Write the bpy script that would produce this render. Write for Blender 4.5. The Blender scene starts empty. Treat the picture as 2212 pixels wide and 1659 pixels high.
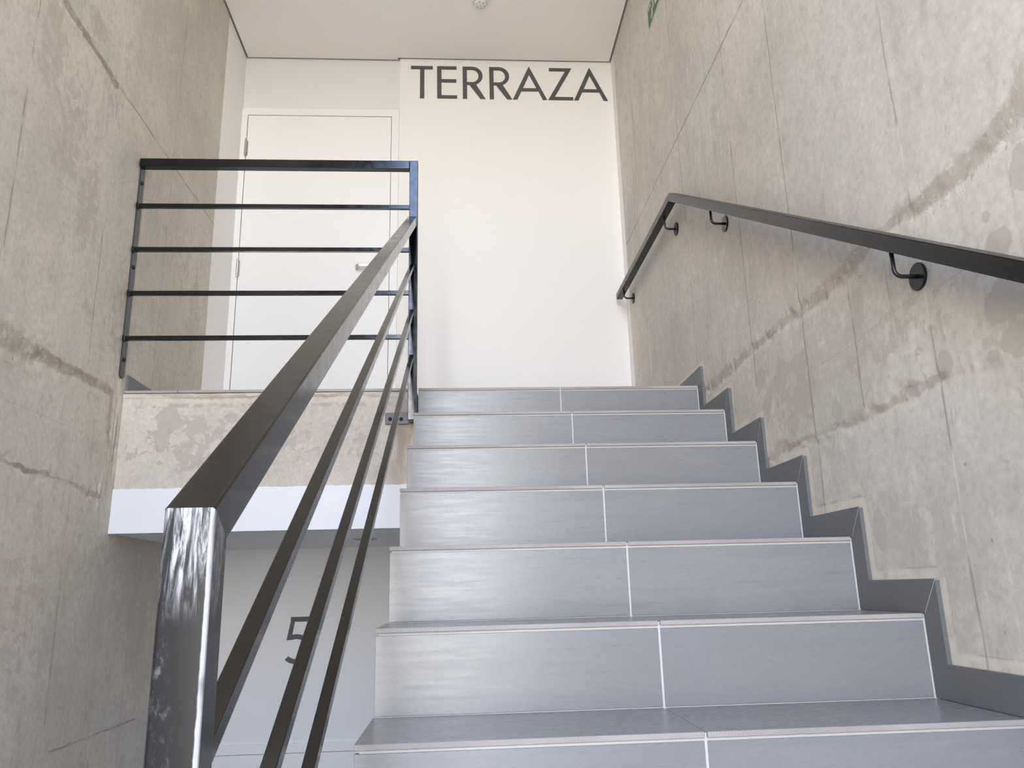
import bpy, bmesh, math, random
import numpy as np
from mathutils import Vector, Matrix

random.seed(7)
rng = np.random.default_rng(11)
S = bpy.context.scene
COL = S.collection

# ------------------------------------------------------------------ camera, world, exposure
W_, H_ = 2212, 1659
CAM = (0.176, -1.4126, 0.2418)
PITCH, YAW, ROLL, FPX = 0.2548, -0.0673, -0.0257, 1703.4781


def make_camera():
    cp, sp, cy, sy = math.cos(PITCH), math.sin(PITCH), math.cos(YAW), math.sin(YAW)
    f = Vector((-sy * cp, cy * cp, sp)); r = Vector((cy, sy, 0)); u = r.cross(f)
    cr, sr = math.cos(ROLL), math.sin(ROLL)
    r2 = cr * r + sr * u; u2 = -sr * r + cr * u
    cam = bpy.data.cameras.new('camera'); o = bpy.data.objects.new('camera', cam); COL.objects.link(o)
    m = Matrix((r2, u2, -f)).transposed().to_4x4(); m.translation = Vector(CAM); o.matrix_world = m
    cam.sensor_fit = 'HORIZONTAL'; cam.sensor_width = 36.0; cam.lens = 36.0 * FPX / W_
    cam.clip_start = 0.02; cam.clip_end = 200
    S.camera = o


make_camera()
S.view_settings.view_transform = 'Standard'; S.view_settings.look = 'None'
S.view_settings.gamma = 1.0; S.view_settings.use_curve_mapping = False
S.view_settings.exposure = 1.58
S.cycles.max_bounces = 6; S.cycles.diffuse_bounces = 5; S.cycles.glossy_bounces = 3; S.cycles.transmission_bounces = 2
S.cycles.use_adaptive_sampling = True; S.cycles.adaptive_threshold = 0.04; S.cycles.adaptive_min_samples = 16

WORLD_STRENGTH = 9.0
wd = bpy.data.worlds.new('sky'); S.world = wd; wd.use_nodes = True
wt = wd.node_tree; wt.nodes.clear()
wo = wt.nodes.new('ShaderNodeOutputWorld'); wb = wt.nodes.new('ShaderNodeBackground')
wtc = wt.nodes.new('ShaderNodeTexCoord'); wsep = wt.nodes.new('ShaderNodeSeparateXYZ'); wr = wt.nodes.new('ShaderNodeValToRGB')
wt.links.new(wtc.outputs['Generated'], wsep.inputs[0])
wm = wt.nodes.new('ShaderNodeMath'); wm.operation = 'MULTIPLY_ADD'; wm.inputs[1].default_value = 0.5; wm.inputs[2].default_value = 0.5
wt.links.new(wsep.outputs['Z'], wm.inputs[0]); wt.links.new(wm.outputs[0], wr.inputs[0])
els = wr.color_ramp.elements
els[0].position = 0.0; els[0].color = (0.40, 0.37, 0.33, 1)
els[1].position = 0.48; els[1].color = (0.62, 0.60, 0.58, 1)
for p_, c_ in ((0.515, (1.0, 0.985, 0.96, 1)), (0.60, (0.97, 0.98, 1.0, 1)), (0.66, (0.50, 0.60, 0.82, 1)), (0.74, (0.27, 0.40, 0.68, 1)), (1.0, (0.14, 0.25, 0.50, 1))):
    e_ = els.new(p_); e_.color = c_
wt.links.new(wr.outputs[0], wb.inputs[0]); wb.inputs[1].default_value = WORLD_STRENGTH
wt.links.new(wb.outputs[0], wo.inputs[0])

# the tall stair window behind the camera: daylight enters only there
WIN = dict(x0=-0.46, x1=0.38, z0=-0.45, z1=5.2, y=-2.4)
pl = bpy.data.lights.new('window_daylight', 'AREA'); pl.shape = 'RECTANGLE'
pl.size = WIN['x1'] - WIN['x0']; pl.size_y = WIN['z1'] - WIN['z0']
plo = bpy.data.objects.new('window_daylight', pl); COL.objects.link(plo)
plo.location = ((WIN['x0'] + WIN['x1']) / 2, WIN['y'] - 0.02, (WIN['z0'] + WIN['z1']) / 2)
plo.rotation_euler = (math.radians(90), 0, 0)      # -Z of the lamp looks along +y
pl.cycles.is_portal = True

# ------------------------------------------------------------------ measurements (metres)
RISE = 0.175
ZS = [0.0, 0.1714, 0.3505, 0.5285, 0.703, 0.876, 1.0458]
YS = [0.0104, 0.2906, 0.5686, 0.8533, 1.136, 1.4186, 1.7209]
XS = [-0.0051, -0.0029, -0.0011, 0.0008, 0.0004, 0.0035, 0.0044]
for k in (1, 2, 3):                       # steps below the picture, same pitch
    ZS.insert(0, -k * RISE); YS.insert(0, 0.0104 - k * 0.2841); XS.insert(0, -0.005)
FIRST = -3
XJ, XR, XL = 0.5866, 1.1747, -1.1672
Z_LAND, Z_MID, Z_LOW = 1.0458, -0.70, -2.63
Z_CEIL = 3.5575
Y_T, Y_D = 2.9972, 3.0172
Y_RCON, Y_LCON = 2.9064, 2.643
TT = 0.010                                 # tile thickness
SKW, SKH, SKT = 0.0562, 0.0705, 0.010      # stepped skirting


# ------------------------------------------------------------------ helpers
def tag(o, label=None, cat=None, group=None, kind=None):
    if label: o['label'] = label
    if cat: o['category'] = cat
    if group: o['group'] = group
    if kind: o['kind'] = kind
    return o


def link(name, me, mats, parent=None):
    o = bpy.data.objects.new(name, me); COL.objects.link(o)
    for m in (mats if isinstance(mats, (list, tuple)) else [mats]): me.materials.append(m)
    if parent is not None: o.parent = parent
    return o


def empty(name, label, cat, group=None):
    o = bpy.data.objects.new(name, None); COL.objects.link(o); o.empty_display_size = 0.1
    return tag(o, label, cat, group)


def bm_obj(name, bm, mats, parent=None, smooth=False):
    bmesh.ops.recalc_face_normals(bm, faces=bm.faces[:])
    me = bpy.data.meshes.new(name); bm.to_mesh(me); bm.free()
    if smooth:
        for p in me.polygons: p.use_smooth = True
    return link(name, me, mats, parent)


def box(bm, x0, x1, y0, y1, z0, z1, mat=0):
    v = [bm.verts.new((x, y, z)) for x in (x0, x1) for y in (y0, y1) for z in (z0, z1)]
    fs = []
    for q in ((0, 1, 3, 2), (4, 6, 7, 5), (0, 4, 5, 1), (2, 3, 7, 6), (0, 2, 6, 4), (1, 5, 7, 3)):
        f = bm.faces.new([v[i] for i in q]); f.material_index = mat; fs.append(f)
    return fs


def bevel_all(bm, w, seg=2):
    bmesh.ops.bevel(bm, geom=bm.edges[:], offset=w, segments=seg, affect='EDGES', profile=0.6, clamp_overlap=True)


def box_obj(name, dims, mats, parent=None, bevel=0.0, seg=2):
    bm = bmesh.new(); box(bm, *dims)
    if bevel: bevel_all(bm, bevel, seg)
    return bm_obj(name, bm, mats, parent)


def prism(bm, poly, axis, a, b, mat=0):
    """polygon in the two other axes (in order), extruded from a to b along axis"""
    def pt(p, c):
        return {0: (c, p[0], p[1]), 1: (p[0], c, p[1]), 2: (p[0], p[1], c)}[axis]
    va = [bm.verts.new(pt(p, a)) for p in poly]; vb = [bm.verts.new(pt(p, b)) for p in poly]
    fs = [bm.faces.new(va), bm.faces.new(vb[::-1])]
    n = len(poly)
    for i in range(n): fs.append(bm.faces.new((va[i], vb[i], vb[(i + 1) % n], va[(i + 1) % n])))
    for f in fs: f.material_index = mat
    return fs


def square_tube_path(pts, half_w, half_h, side=Vector((1, 0, 0))):
    """mitred square bar along a polyline lying in the plane perpendicular to `side`"""
    bm = bmesh.new(); rings = []
    pts = [Vector(p) for p in pts]
    for i, p in enumerate(pts):
        d0 = (pts[i] - pts[i - 1]).normalized() if i > 0 else None
        d1 = (pts[i + 1] - pts[i]).normalized() if i < len(pts) - 1 else None
        if d0 is None: d0 = d1
        if d1 is None: d1 = d0
        n0 = side.cross(d0).normalized(); n1 = side.cross(d1).normalized()
        m = (n0 + n1).normalized(); k = half_h / max(0.2, m.dot(n0))
        rings.append([bm.verts.new(p + side * (sx * half_w) + m * (sz * k)) for sx, sz in ((-1, -1), (1, -1), (1, 1), (-1, 1))])
    for a, b in zip(rings[:-1], rings[1:]):
        for j in range(4): bm.faces.new((a[j], a[(j + 1) % 4], b[(j + 1) % 4], b[j]))
    bm.faces.new(rings[0]); bm.faces.new(rings[-1][::-1])
    return bm


def round_tube(pts, r, seg=14):
    bm = bmesh.new(); pts = [Vector(p) for p in pts]; rings = []; prev = None
    for i, p in enumerate(pts):
        d = (pts[min(i + 1, len(pts) - 1)] - pts[max(i - 1, 0)]).normalized()
        if prev is None:
            u = d.orthogonal().normalized()
        else:
            u = (prev - d * prev.dot(d)).normalized()
        prev = u; w = d.cross(u)
        rings.append([bm.verts.new(p + r * (math.cos(t) * u + math.sin(t) * w)) for t in [2 * math.pi * j / seg for j in range(seg)]])
    for a, b in zip(rings[:-1], rings[1:]):
        for j in range(seg): bm.faces.new((a[j], a[(j + 1) % seg], b[(j + 1) % seg], b[j]))
    bm.faces.new(rings[0][::-1]); bm.faces.new(rings[-1])
    return bm


def lathe(bm, prof, centre, axis, seg=28, mat=0):
    """prof: (radius, height) pairs, axis: unit Vector the heights run along"""
    axis = Vector(axis).normalized(); u = axis.orthogonal().normalized(); w = axis.cross(u); c = Vector(centre); rings = []
    for r, h in prof:
        if r < 1e-6: rings.append([bm.verts.new(c + axis * h)])
        else: rings.append([bm.verts.new(c + axis * h + r * (math.cos(t) * u + math.sin(t) * w)) for t in [2 * math.pi * j / seg for j in range(seg)]])
    for a, b in zip(rings[:-1], rings[1:]):
        for j in range(seg):
            q = [a[j % len(a)], a[(j + 1) % len(a)], b[(j + 1) % len(b)], b[j % len(b)]]
            q2 = []
            for v in q:
                if v not in q2: q2.append(v)
            if len(q2) > 2:
                f = bm.faces.new(q2); f.material_index = mat


# ------------------------------------------------------------------ node helper
class Mat:
    def __init__(s, name):
        s.m = bpy.data.materials.new(name); s.m.use_nodes = True; s.t = s.m.node_tree; s.t.nodes.clear()
        s.out = s.t.nodes.new('ShaderNodeOutputMaterial'); s.b = s.t.nodes.new('ShaderNodeBsdfPrincipled')
        s.t.links.new(s.b.outputs[0], s.out.inputs[0]); s.tc = s.t.nodes.new('ShaderNodeTexCoord')

    def put(s, sock, v):
        if isinstance(v, bpy.types.NodeSocket): s.t.links.new(v, sock)
        elif isinstance(v, (tuple, list)) and len(v) == 3 and sock.type == 'RGBA': sock.default_value = (*v, 1)
        else: sock.default_value = v

    def math(s, op, a, b=0.0, c=0.0, clamp=False):
        n = s.t.nodes.new('ShaderNodeMath'); n.operation = op; n.use_clamp = clamp
        for i, v in enumerate((a, b, c)): s.put(n.inputs[i], v)
        return n.outputs[0]

    def mix(s, fac, a, b, mode='MIX'):
        n = s.t.nodes.new('ShaderNodeMix'); n.data_type = 'RGBA'; n.blend_type = mode; n.clamp_factor = True
        s.put(n.inputs[0], fac); s.put(n.inputs[6], a); s.put(n.inputs[7], b)
        return n.outputs[2]

    def coords(s, scale=(1, 1, 1), loc=(0, 0, 0)):
        n = s.t.nodes.new('ShaderNodeMapping'); s.t.links.new(s.tc.outputs['Object'], n.inputs[0])
        n.inputs['Scale'].default_value = scale; n.inputs['Location'].default_value = loc
        return n.outputs[0]

    def noise(s, scale, detail=3, rough=0.55, stretch=(1, 1, 1), loc=(0, 0, 0), distort=0.0):
        n = s.t.nodes.new('ShaderNodeTexNoise'); s.t.links.new(s.coords(stretch, loc), n.inputs['Vector'])
        n.inputs['Scale'].default_value = scale; n.inputs['Detail'].default_value = detail
        n.inputs['Roughness'].default_value = rough; n.inputs['Distortion'].default_value = distort
        return n.outputs[0]

    def smooth(s, v, lo, hi, a=0.0, b=1.0):
        n = s.t.nodes.new('ShaderNodeMapRange'); n.interpolation_type = 'SMOOTHSTEP'; n.clamp = True
        s.put(n.inputs[0], v); s.put(n.inputs[1], lo); s.put(n.inputs[2], hi); s.put(n.inputs[3], a); s.put(n.inputs[4], b)
        return n.outputs[0]

    def attr(s, name):
        n = s.t.nodes.new('ShaderNodeAttribute'); n.attribute_name = name
        return n.outputs['Fac']

    def bump(s, h, strength, dist=0.01):
        n = s.t.nodes.new('ShaderNodeBump'); n.inputs['Strength'].default_value = strength; n.inputs['Distance'].default_value = dist
        s.put(n.inputs['Height'], h); s.t.links.new(n.outputs[0], s.b.inputs['Normal'])

    def set(s, **kw):
        for k, v in kw.items(): s.put(s.b.inputs[k.replace('_', ' ')], v)
        return s.m


def concrete(name, base, st_scale=20, st_soft=0.26, st_mix=0.55, pour=(0.66, 0.62, 0.57)):
    """board-marked in-situ concrete; the wall's own vertex attributes say where its seams, pour lines and stains run"""
    m = Mat(name)
    lo = m.noise(1.1, 3, 0.6, loc=(3, 1, 2))
    mid = m.noise(3.4, 4, 0.62, stretch=(1.2, 1.2, 0.55))
    streak = m.noise(7.0, 4, 0.70, stretch=(2.6, 2.6, 0.28))
    fine = m.noise(55, 3, 0.68)
    tint = m.noise(2.3, 2, 0.5, loc=(9, 4, 7))
    r_, g_, b_ = base
    c = m.mix(m.smooth(lo, 0.3, 0.7), (r_ * 0.87, g_ * 0.865, b_ * 0.855), (r_ * 1.12, g_ * 1.12, b_ * 1.12))
    c = m.mix(m.smooth(tint, 0.52, 0.72, 0, 0.75), c, (r_ * 0.975, g_ * 1.012, b_ * 1.03))
    c = m.mix(m.smooth(tint, 0.48, 0.30, 0, 0.6), c, (r_ * 1.03, g_ * 0.99, b_ * 1.0))
    c = m.mix(m.smooth(mid, 0.56, 0.74, 0, 0.45), c, (r_ * 0.84, g_ * 0.82, b_ * 0.80))
    c = m.mix(m.smooth(streak, 0.54, 0.72, 0, 0.42), c, (r_ * 0.76, g_ * 0.74, b_ * 0.72))
    c = m.mix(m.smooth(streak, 0.44, 0.26, 0, 0.45), c, (r_ * 1.18, g_ * 1.17, b_ * 1.16))
    mot = m.noise(15, 4, 0.72, stretch=(1, 1, 0.7), loc=(2, 9, 4))
    c = m.mix(m.smooth(mot, 0.53, 0.70, 0, 0.62), c, (r_ * 0.80, g_ * 0.79, b_ * 0.775))
    c = m.mix(m.smooth(mot, 0.47, 0.30, 0, 0.52), c, (r_ * 1.16, g_ * 1.16, b_ * 1.15))
    g = m.math('MULTIPLY_ADD', fine, 0.50, 0.75)
    gm = m.t.nodes.new('ShaderNodeCombineColor')
    for i in range(3): m.t.links.new(g, gm.inputs[i])
    c = m.mix(1.0, c, gm.outputs[0], 'MULTIPLY')
    # small blow holes
    vo = m.t.nodes.new('ShaderNodeTexVoronoi'); vo.inputs['Scale'].default_value = 16; m.t.links.new(m.coords((1.0, 1.0, 0.8)), vo.inputs['Vector'])
    hole = m.math('MULTIPLY', m.smooth(vo.outputs['Distance'], 0.07, 0.035), m.smooth(m.noise(6, 2, loc=(5, 5, 5)), 0.52, 0.60))
    c = m.mix(m.math('MULTIPLY', hole, 0.7), c, (r_ * 0.42, g_ * 0.40, b_ * 0.38))
    sp = m.noise(40, 3, 0.6, stretch=(1.5, 1.5, 0.38), loc=(3, 0, 6))
    c = m.mix(m.math('MULTIPLY', m.smooth(sp, 0.66, 0.72), m.smooth(lo, 0.42, 0.58, 0.15, 0.6)), c, (r_ * 0.62, g_ * 0.59, b_ * 0.56))
    # stains: region weight broken up by noise
    st = m.math('ADD', m.attr('stain'), m.math('MULTIPLY_ADD', m.noise(st_scale, 3, 0.60, distort=0.5), 2.0, -1.0))
    stm = m.math('MULTIPLY', m.smooth(st, 0.55 - st_soft / 2, 0.55 + st_soft / 2), m.smooth(m.attr('stain'), 0.02, 0.15))
    c = m.mix(m.math('MULTIPLY', stm, st_mix), c, (r_ * 0.74, g_ * 0.715, b_ * 0.69))
    rust = m.math('MULTIPLY', m.attr('rust'), m.smooth(m.noise(9, 3, 0.7, stretch=(1.5, 1.5, 0.5), loc=(2, 2, 2)), 0.38, 0.66))
    c = m.mix(m.math('MULTIPLY', rust, 0.75), c, (r_ * 0.60, g_ * 0.50, b_ * 0.37))
    pale = m.math('MULTIPLY', m.attr('pale'), m.smooth(m.noise(12, 3, 0.6, loc=(1, 7, 3)), 0.30, 0.55))
    c = m.mix(m.math('MULTIPLY', pale, 0.60), c, (r_ * 1.26, g_ * 1.24, b_ * 1.16))
    pe = m.math('MULTIPLY', m.smooth(m.math('ABSOLUTE', m.math('SUBTRACT', m.attr('pale'), 0.25)), 0.22, 0.08), m.smooth(m.noise(17, 3, loc=(6, 6, 1)), 0.46, 0.56))
    c = m.mix(m.math('MULTIPLY', pe, 0.5), c, (r_ * 0.60, g_ * 0.53, b_ * 0.45))
    # formwork seams
    wob = m.math('MULTIPLY_ADD', m.noise(9, 3), 0.014, -0.007)
    ds = m.math('ABSOLUTE', m.math('ADD', m.attr('dseam'), wob))
    sel = m.noise(5.5, 3, 0.6, loc=(7, 3, 1))
    amp = m.attr('aseam')
    line = m.math('MULTIPLY', m.smooth(ds, 0.0056, 0.0012), m.math('MULTIPLY', amp, m.smooth(sel, 0.34, 0.52, 0.25, 1.0)))
    wide = m.math('MULTIPLY', m.smooth(ds, 0.022, 0.0), m.math('MULTIPLY', amp, m.smooth(m.noise(4, 3, loc=(1, 1, 6)), 0.50, 0.68)))
    c = m.mix(m.math('MULTIPLY', wide, 0.35), c, (r_ * 0.75, g_ * 0.73, b_ * 0.71))
    fin = m.math('MULTIPLY', m.smooth(m.noise(2.6, 2, loc=(4, 8, 2)), 0.53, 0.58), m.smooth(amp, 1.2, 1.05))
    seamcol = m.mix(fin, (r_ * 0.40, g_ * 0.375, b_ * 0.34), (r_ * 1.25, g_ * 1.24, b_ * 1.2))
    c = m.mix(m.math('MULTIPLY', line, 0.62), c, seamcol)
    # rough pour joints
    rag = m.math('ADD', m.math('MULTIPLY_ADD', m.noise(7, 3, 0.6, loc=(2, 6, 1)), 0.04, -0.020), m.math('MULTIPLY_ADD', m.noise(34, 3, 0.65), 0.022, -0.011))
    dp = m.math('ADD', m.attr('dpour'), rag)
    ap = m.attr('apour')
    brk = m.smooth(m.noise(4.2, 3, 0.55, loc=(8, 2, 5)), 0.36, 0.56, 0.45, 1.0)
    band = m.math('MULTIPLY', m.smooth(m.math('DIVIDE', m.math('ABSOLUTE', m.math('SUBTRACT', dp, 0.004)), m.math('MAXIMUM', ap, 0.001)), 0.95, 0.45), brk)
    band = m.math('MULTIPLY', band, m.smooth(ap, 0.003, 0.010))
    c = m.mix(m.math('MULTIPLY', band, 0.78), c, (r_ * pour[0], g_ * pour[1], b_ * pour[2]))
    lip = m.math('MULTIPLY', m.smooth(m.math('DIVIDE', m.math('ABSOLUTE', m.math('ADD', dp, m.math('MULTIPLY', ap, 1.15))), m.math('MAXIMUM', ap, 0.001)), 0.55, 0.1), m.smooth(ap, 0.005, 0.012))
    c = m.mix(m.math('MULTIPLY', lip, 0.35), c, (r_ * 1.2, g_ * 1.19, b_ * 1.16))
    near = m.math('MULTIPLY', m.smooth(m.math('DIVIDE', m.math('ABSOLUTE', m.math('ADD', dp, m.math('MULTIPLY', ap, 0.4))), m.math('MAXIMUM', ap, 0.001)), 1.9, 0.9), m.smooth(ap, 0.010, 0.020))
    crumb = m.noise(42, 4, 0.74, distort=0.6)
    c = m.mix(m.math('MULTIPLY', near, m.smooth(crumb, 0.54, 0.66, 0, 0.75)), c, (r_ * 1.16, g_ * 1.14, b_ * 1.08))
    c = m.mix(m.math('MULTIPLY', near, m.smooth(crumb, 0.42, 0.32, 0, 0.65)), c, (r_ * 0.50, g_ * 0.46, b_ * 0.41))
    h = m.math('MULTIPLY_ADD', near, m.math('MULTIPLY', crumb, 0.75), m.math('MULTIPLY', fine, 0.12))
    h = m.math('SUBTRACT', h, m.math('MULTIPLY', band, m.math('MULTIPLY_ADD', crumb, 0.45, 0.1)))
    m.bump(h, 0.55, 0.006)
    m.set(Base_Color=c, Roughness=m.smooth(mid, 0.3, 0.7, 0.82, 0.66))
    m.b.inputs['Specular IOR Level'].default_value = 0.35
    return m.m


def paint(name, col, rough=0.6, bump=0.04):
    m = Mat(name)
    v = m.noise(0.9, 3, 0.5)
    c = m.mix(m.smooth(v, 0.3, 0.7), tuple(x * 0.985 for x in col), tuple(min(1, x * 1.015) for x in col))
    m.bump(m.noise(140, 3, 0.6), bump, 0.002)
    return m.set(Base_Color=c, Roughness=rough)


def tile_mat(name, col, rough=0.36, streak_axis='x'):
    m = Mat(name)
    st = (0.55, 6, 9) if streak_axis == 'x' else (9, 0.55, 6)
    s1 = m.noise(5.0, 5, 0.62, stretch=st)
    s2 = m.noise(26, 4, 0.6, stretch=(0.35, 3, 4))
    cl = m.noise(2.4, 3, 0.55, loc=(3, 3, 3))
    hue = m.noise(1.7, 2, 0.5, loc=(6, 1, 0))
    c = m.mix(m.smooth(cl, 0.35, 0.68), tuple(x * 0.94 for x in col), tuple(x * 1.07 for x in col))
    c = m.mix(m.smooth(hue, 0.4, 0.65, 0, 0.6), c, (col[0] * 0.97, col[1] * 0.99, col[2] * 1.07))
    c = m.mix(m.math('MULTIPLY', m.smooth(s1, 0.48, 0.82), m.smooth(cl, 0.42, 0.62, 0.3, 0.8)), c, tuple(x * 0.76 for x in col))
    c = m.mix(m.smooth(s2, 0.50, 0.80, 0, 0.28), c, tuple(x * 0.76 for x in col))
    c = m.mix(m.smooth(m.noise(170, 3, 0.7), 0.45, 0.75, 0, 0.30), c, tuple(x * 0.70 for x in col))
    m.bump(m.math('ADD', m.noise(220, 3, 0.6), m.math('MULTIPLY', s2, 0.12)), 0.09, 0.001)
    return m.set(Base_Color=c, Roughness=m.smooth(s2, 0.3, 0.7, rough - 0.03, rough + 0.04))


def tile_edge_mat():
    m = Mat('tile_cut_edge')
    w = m.t.nodes.new('ShaderNodeTexWave'); w.wave_type = 'BANDS'; w.bands_direction = 'X'
    m.t.links.new(m.coords(), w.inputs['Vector']); w.inputs['Scale'].default_value = 62; w.inputs['Distortion'].default_value = 0.3
    f = m.math('MULTIPLY', w.outputs['Fac'], m.smooth(m.noise(2.5, 2), 0.42, 0.55))
    c = m.mix(m.smooth(m.noise(3, 3), 0.35, 0.65), (0.34, 0.305, 0.285), (0.43, 0.385, 0.36))
    c = m.mix(m.math('MULTIPLY', f, 0.38), c, (0.28, 0.25, 0.235))
    return m.set(Base_Color=c, Roughness=0.75)


def steel_paint(name, rough=0.15, spot=True):
    m = Mat(name)
    n = m.noise(30, 3, 0.6)
    c = m.mix(m.smooth(m.noise(80, 2, 0.5, loc=(4, 4, 4)), 0.755, 0.77), (0.0050, 0.0048, 0.0050), (0.07, 0.07, 0.07)) if spot else (0.0055, 0.0055, 0.006)
    m.bump(m.math('ADD', m.noise(9, 2, 0.4), m.math('MULTIPLY', m.noise(120, 2), 0.12)), 0.02, 0.0010)
    m.set(Base_Color=c, Roughness=m.smooth(n, 0.3, 0.7, rough - 0.03, rough + 0.05))
    m.b.inputs['Specular IOR Level'].default_value = 0.45
    return m.m


def glint_worn_post_paint():
    """black paint rubbed bare along one edge; pale top strokes imitate reflected light"""
    m = Mat('glint_worn_black_paint')
    sep = m.t.nodes.new('ShaderNodeSeparateXYZ'); m.t.links.new(m.tc.outputs['Object'], sep.inputs[0])
    z = sep.outputs['Z']
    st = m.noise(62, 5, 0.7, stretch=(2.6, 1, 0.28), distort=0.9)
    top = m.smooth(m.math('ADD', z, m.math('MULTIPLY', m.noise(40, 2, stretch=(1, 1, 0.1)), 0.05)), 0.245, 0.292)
    painted_glint = m.math('MULTIPLY', m.smooth(st, 0.40, 0.68), top)  # pale strokes put a highlight into the post's colour
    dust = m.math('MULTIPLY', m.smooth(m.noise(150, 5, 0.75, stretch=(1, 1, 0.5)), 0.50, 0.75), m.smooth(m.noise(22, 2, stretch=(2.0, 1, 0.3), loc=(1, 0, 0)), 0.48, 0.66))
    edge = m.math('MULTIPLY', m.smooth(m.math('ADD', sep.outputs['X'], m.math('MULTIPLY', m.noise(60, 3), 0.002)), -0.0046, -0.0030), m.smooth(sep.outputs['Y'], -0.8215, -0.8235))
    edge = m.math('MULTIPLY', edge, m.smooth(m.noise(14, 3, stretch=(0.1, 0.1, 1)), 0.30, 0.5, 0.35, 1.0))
    k = m.math('MAXIMUM', m.math('MAXIMUM', m.math('MULTIPLY', painted_glint, 0.72), m.math('MULTIPLY', edge, 0.9)), m.math('MULTIPLY', dust, 0.20))
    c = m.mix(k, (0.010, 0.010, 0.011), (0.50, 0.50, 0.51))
    m.b.inputs['Specular IOR Level'].default_value = 0.35
    m.bump(m.math('ADD', m.math('MULTIPLY', st, top), m.math('MULTIPLY', m.noise(170, 2), 0.2)), 0.06, 0.001)
    return m.set(Base_Color=c, Metallic=m.math('MULTIPLY', painted_glint, 0.6), Roughness=m.smooth(k, 0, 0.7, 0.20, 0.46))


def plain(name, col, rough=0.5, metal=0.0):
    m = Mat(name)
    v = m.noise(20, 3)
    c = m.mix(v, tuple(x * 0.96 for x in col), tuple(min(1, x * 1.04) for x in col))
    return m.set(Base_Color=c, Roughness=rough, Metallic=metal)


M = {}
M['concrete_r'] = concrete('concrete_right', (0.600, 0.553, 0.487), 15, 0.10, 0.60, (0.72, 0.68, 0.63))
M['concrete_l'] = concrete('concrete_left', (0.560, 0.510, 0.436), 24, 0.40, 0.50, (0.56, 0.50, 0.43))
M['concrete_b'] = concrete('concrete_beam', (0.525, 0.474, 0.410), 20, 0.08, 0.64, (0.60, 0.53, 0.44))
M['white_up'] = paint('white_wall_paint', (0.85, 0.825, 0.79))
M['offwhite'] = paint('off_white_wall_paint', (0.755, 0.738, 0.715))
M['white_low'] = paint('white_wall_paint_lower', (0.80, 0.80, 0.81))
M['fascia'] = paint('white_fascia_paint', (0.72, 0.725, 0.745), 0.5)
M['ceiling'] = paint('ceiling_paint', (0.89, 0.85, 0.795), 0.7)
M['door'] = paint('door_lacquer', (0.84, 0.83, 0.81), 0.42, 0.01)
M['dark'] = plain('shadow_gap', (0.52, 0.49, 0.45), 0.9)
M['tile'] = tile_mat('stair_tile', (0.262, 0.257, 0.250), 0.29)
M['skirt'] = tile_mat('skirting_tile', (0.150, 0.150, 0.150), 0.5, 'y')
M['edge'] = tile_edge_mat()
M['grout'] = plain('grout', (0.60, 0.58, 0.555), 0.85)
M['paint'] = steel_paint('black_gloss_paint')
M['paint_wall'] = steel_paint('black_satin_paint', 0.30, False)
M['plate'] = plain('dark_grey_plate_paint', (0.035, 0.04, 0.042), 0.4)
M['painted_glint'] = glint_worn_post_paint()
M['letter'] = plain('dark_grey_vinyl', (0.085, 0.083, 0.081), 0.55)
M['letter_low'] = plain('slate_grey_vinyl', (0.082, 0.084, 0.088), 0.55)
M['steel'] = plain('brushed_steel', (0.50, 0.48, 0.45), 0.34, 0.9)
M['bolt'] = plain('black_bolt', (0.015, 0.015, 0.016), 0.3)
M['green'] = plain('sign_green', (0.055, 0.13, 0.065), 0.45)
M['signwhite'] = plain('sign_white', (0.66, 0.70, 0.60), 0.45)
M['plastic'] = plain('white_plastic', (0.78, 0.76, 0.72), 0.4)
M['dimple'] = plain('grey_lens', (0.36, 0.34, 0.31), 0.5)
M['screed'] = plain('floor_screed', (0.70, 0.69, 0.67), 0.8)


# ------------------------------------------------------------------ cast concrete walls
def vnoise(a, b, cell, seed):
    r = np.random.default_rng(seed); g = r.random((96, 96))
    u, v = (a / cell) % 95, (b / cell) % 95
    i, j = np.floor(u).astype(int), np.floor(v).astype(int); fu, fv = u - i, v - j
    fu = fu * fu * (3 - 2 * fu); fv = fv * fv * (3 - 2 * fv)
    i1, j1 = (i + 1) % 96, (j + 1) % 96
    return (g[i, j] * (1 - fu) + g[i1, j] * fu) * (1 - fv) + (g[i, j1] * (1 - fu) + g[i1, j1] * fu) * fv


def polyline_sd(A, B, pts):
    """signed distance to a polyline and the fractional place along it"""
    best = np.full(A.shape, 1e9); sd = np.full(A.shape, 1e9); at = np.zeros(A.shape)
    n = len(pts) - 1
    for k in range(n):
        (a0, b0), (a1, b1) = pts[k][:2], pts[k + 1][:2]
        da, db = a1 - a0, b1 - b0; L2 = da * da + db * db
        t = np.clip(((A - a0) * da + (B - b0) * db) / L2, 0, 1)
        d = np.hypot(A - a0 - t * da, B - b0 - t * db)
        s = np.sign(da * (B - b0) - db * (A - a0)); s[s == 0] = 1
        m = d < best
        best[m] = d[m]; sd[m] = (d * s)[m]; at[m] = (k + t[m])
    return sd, at


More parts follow.
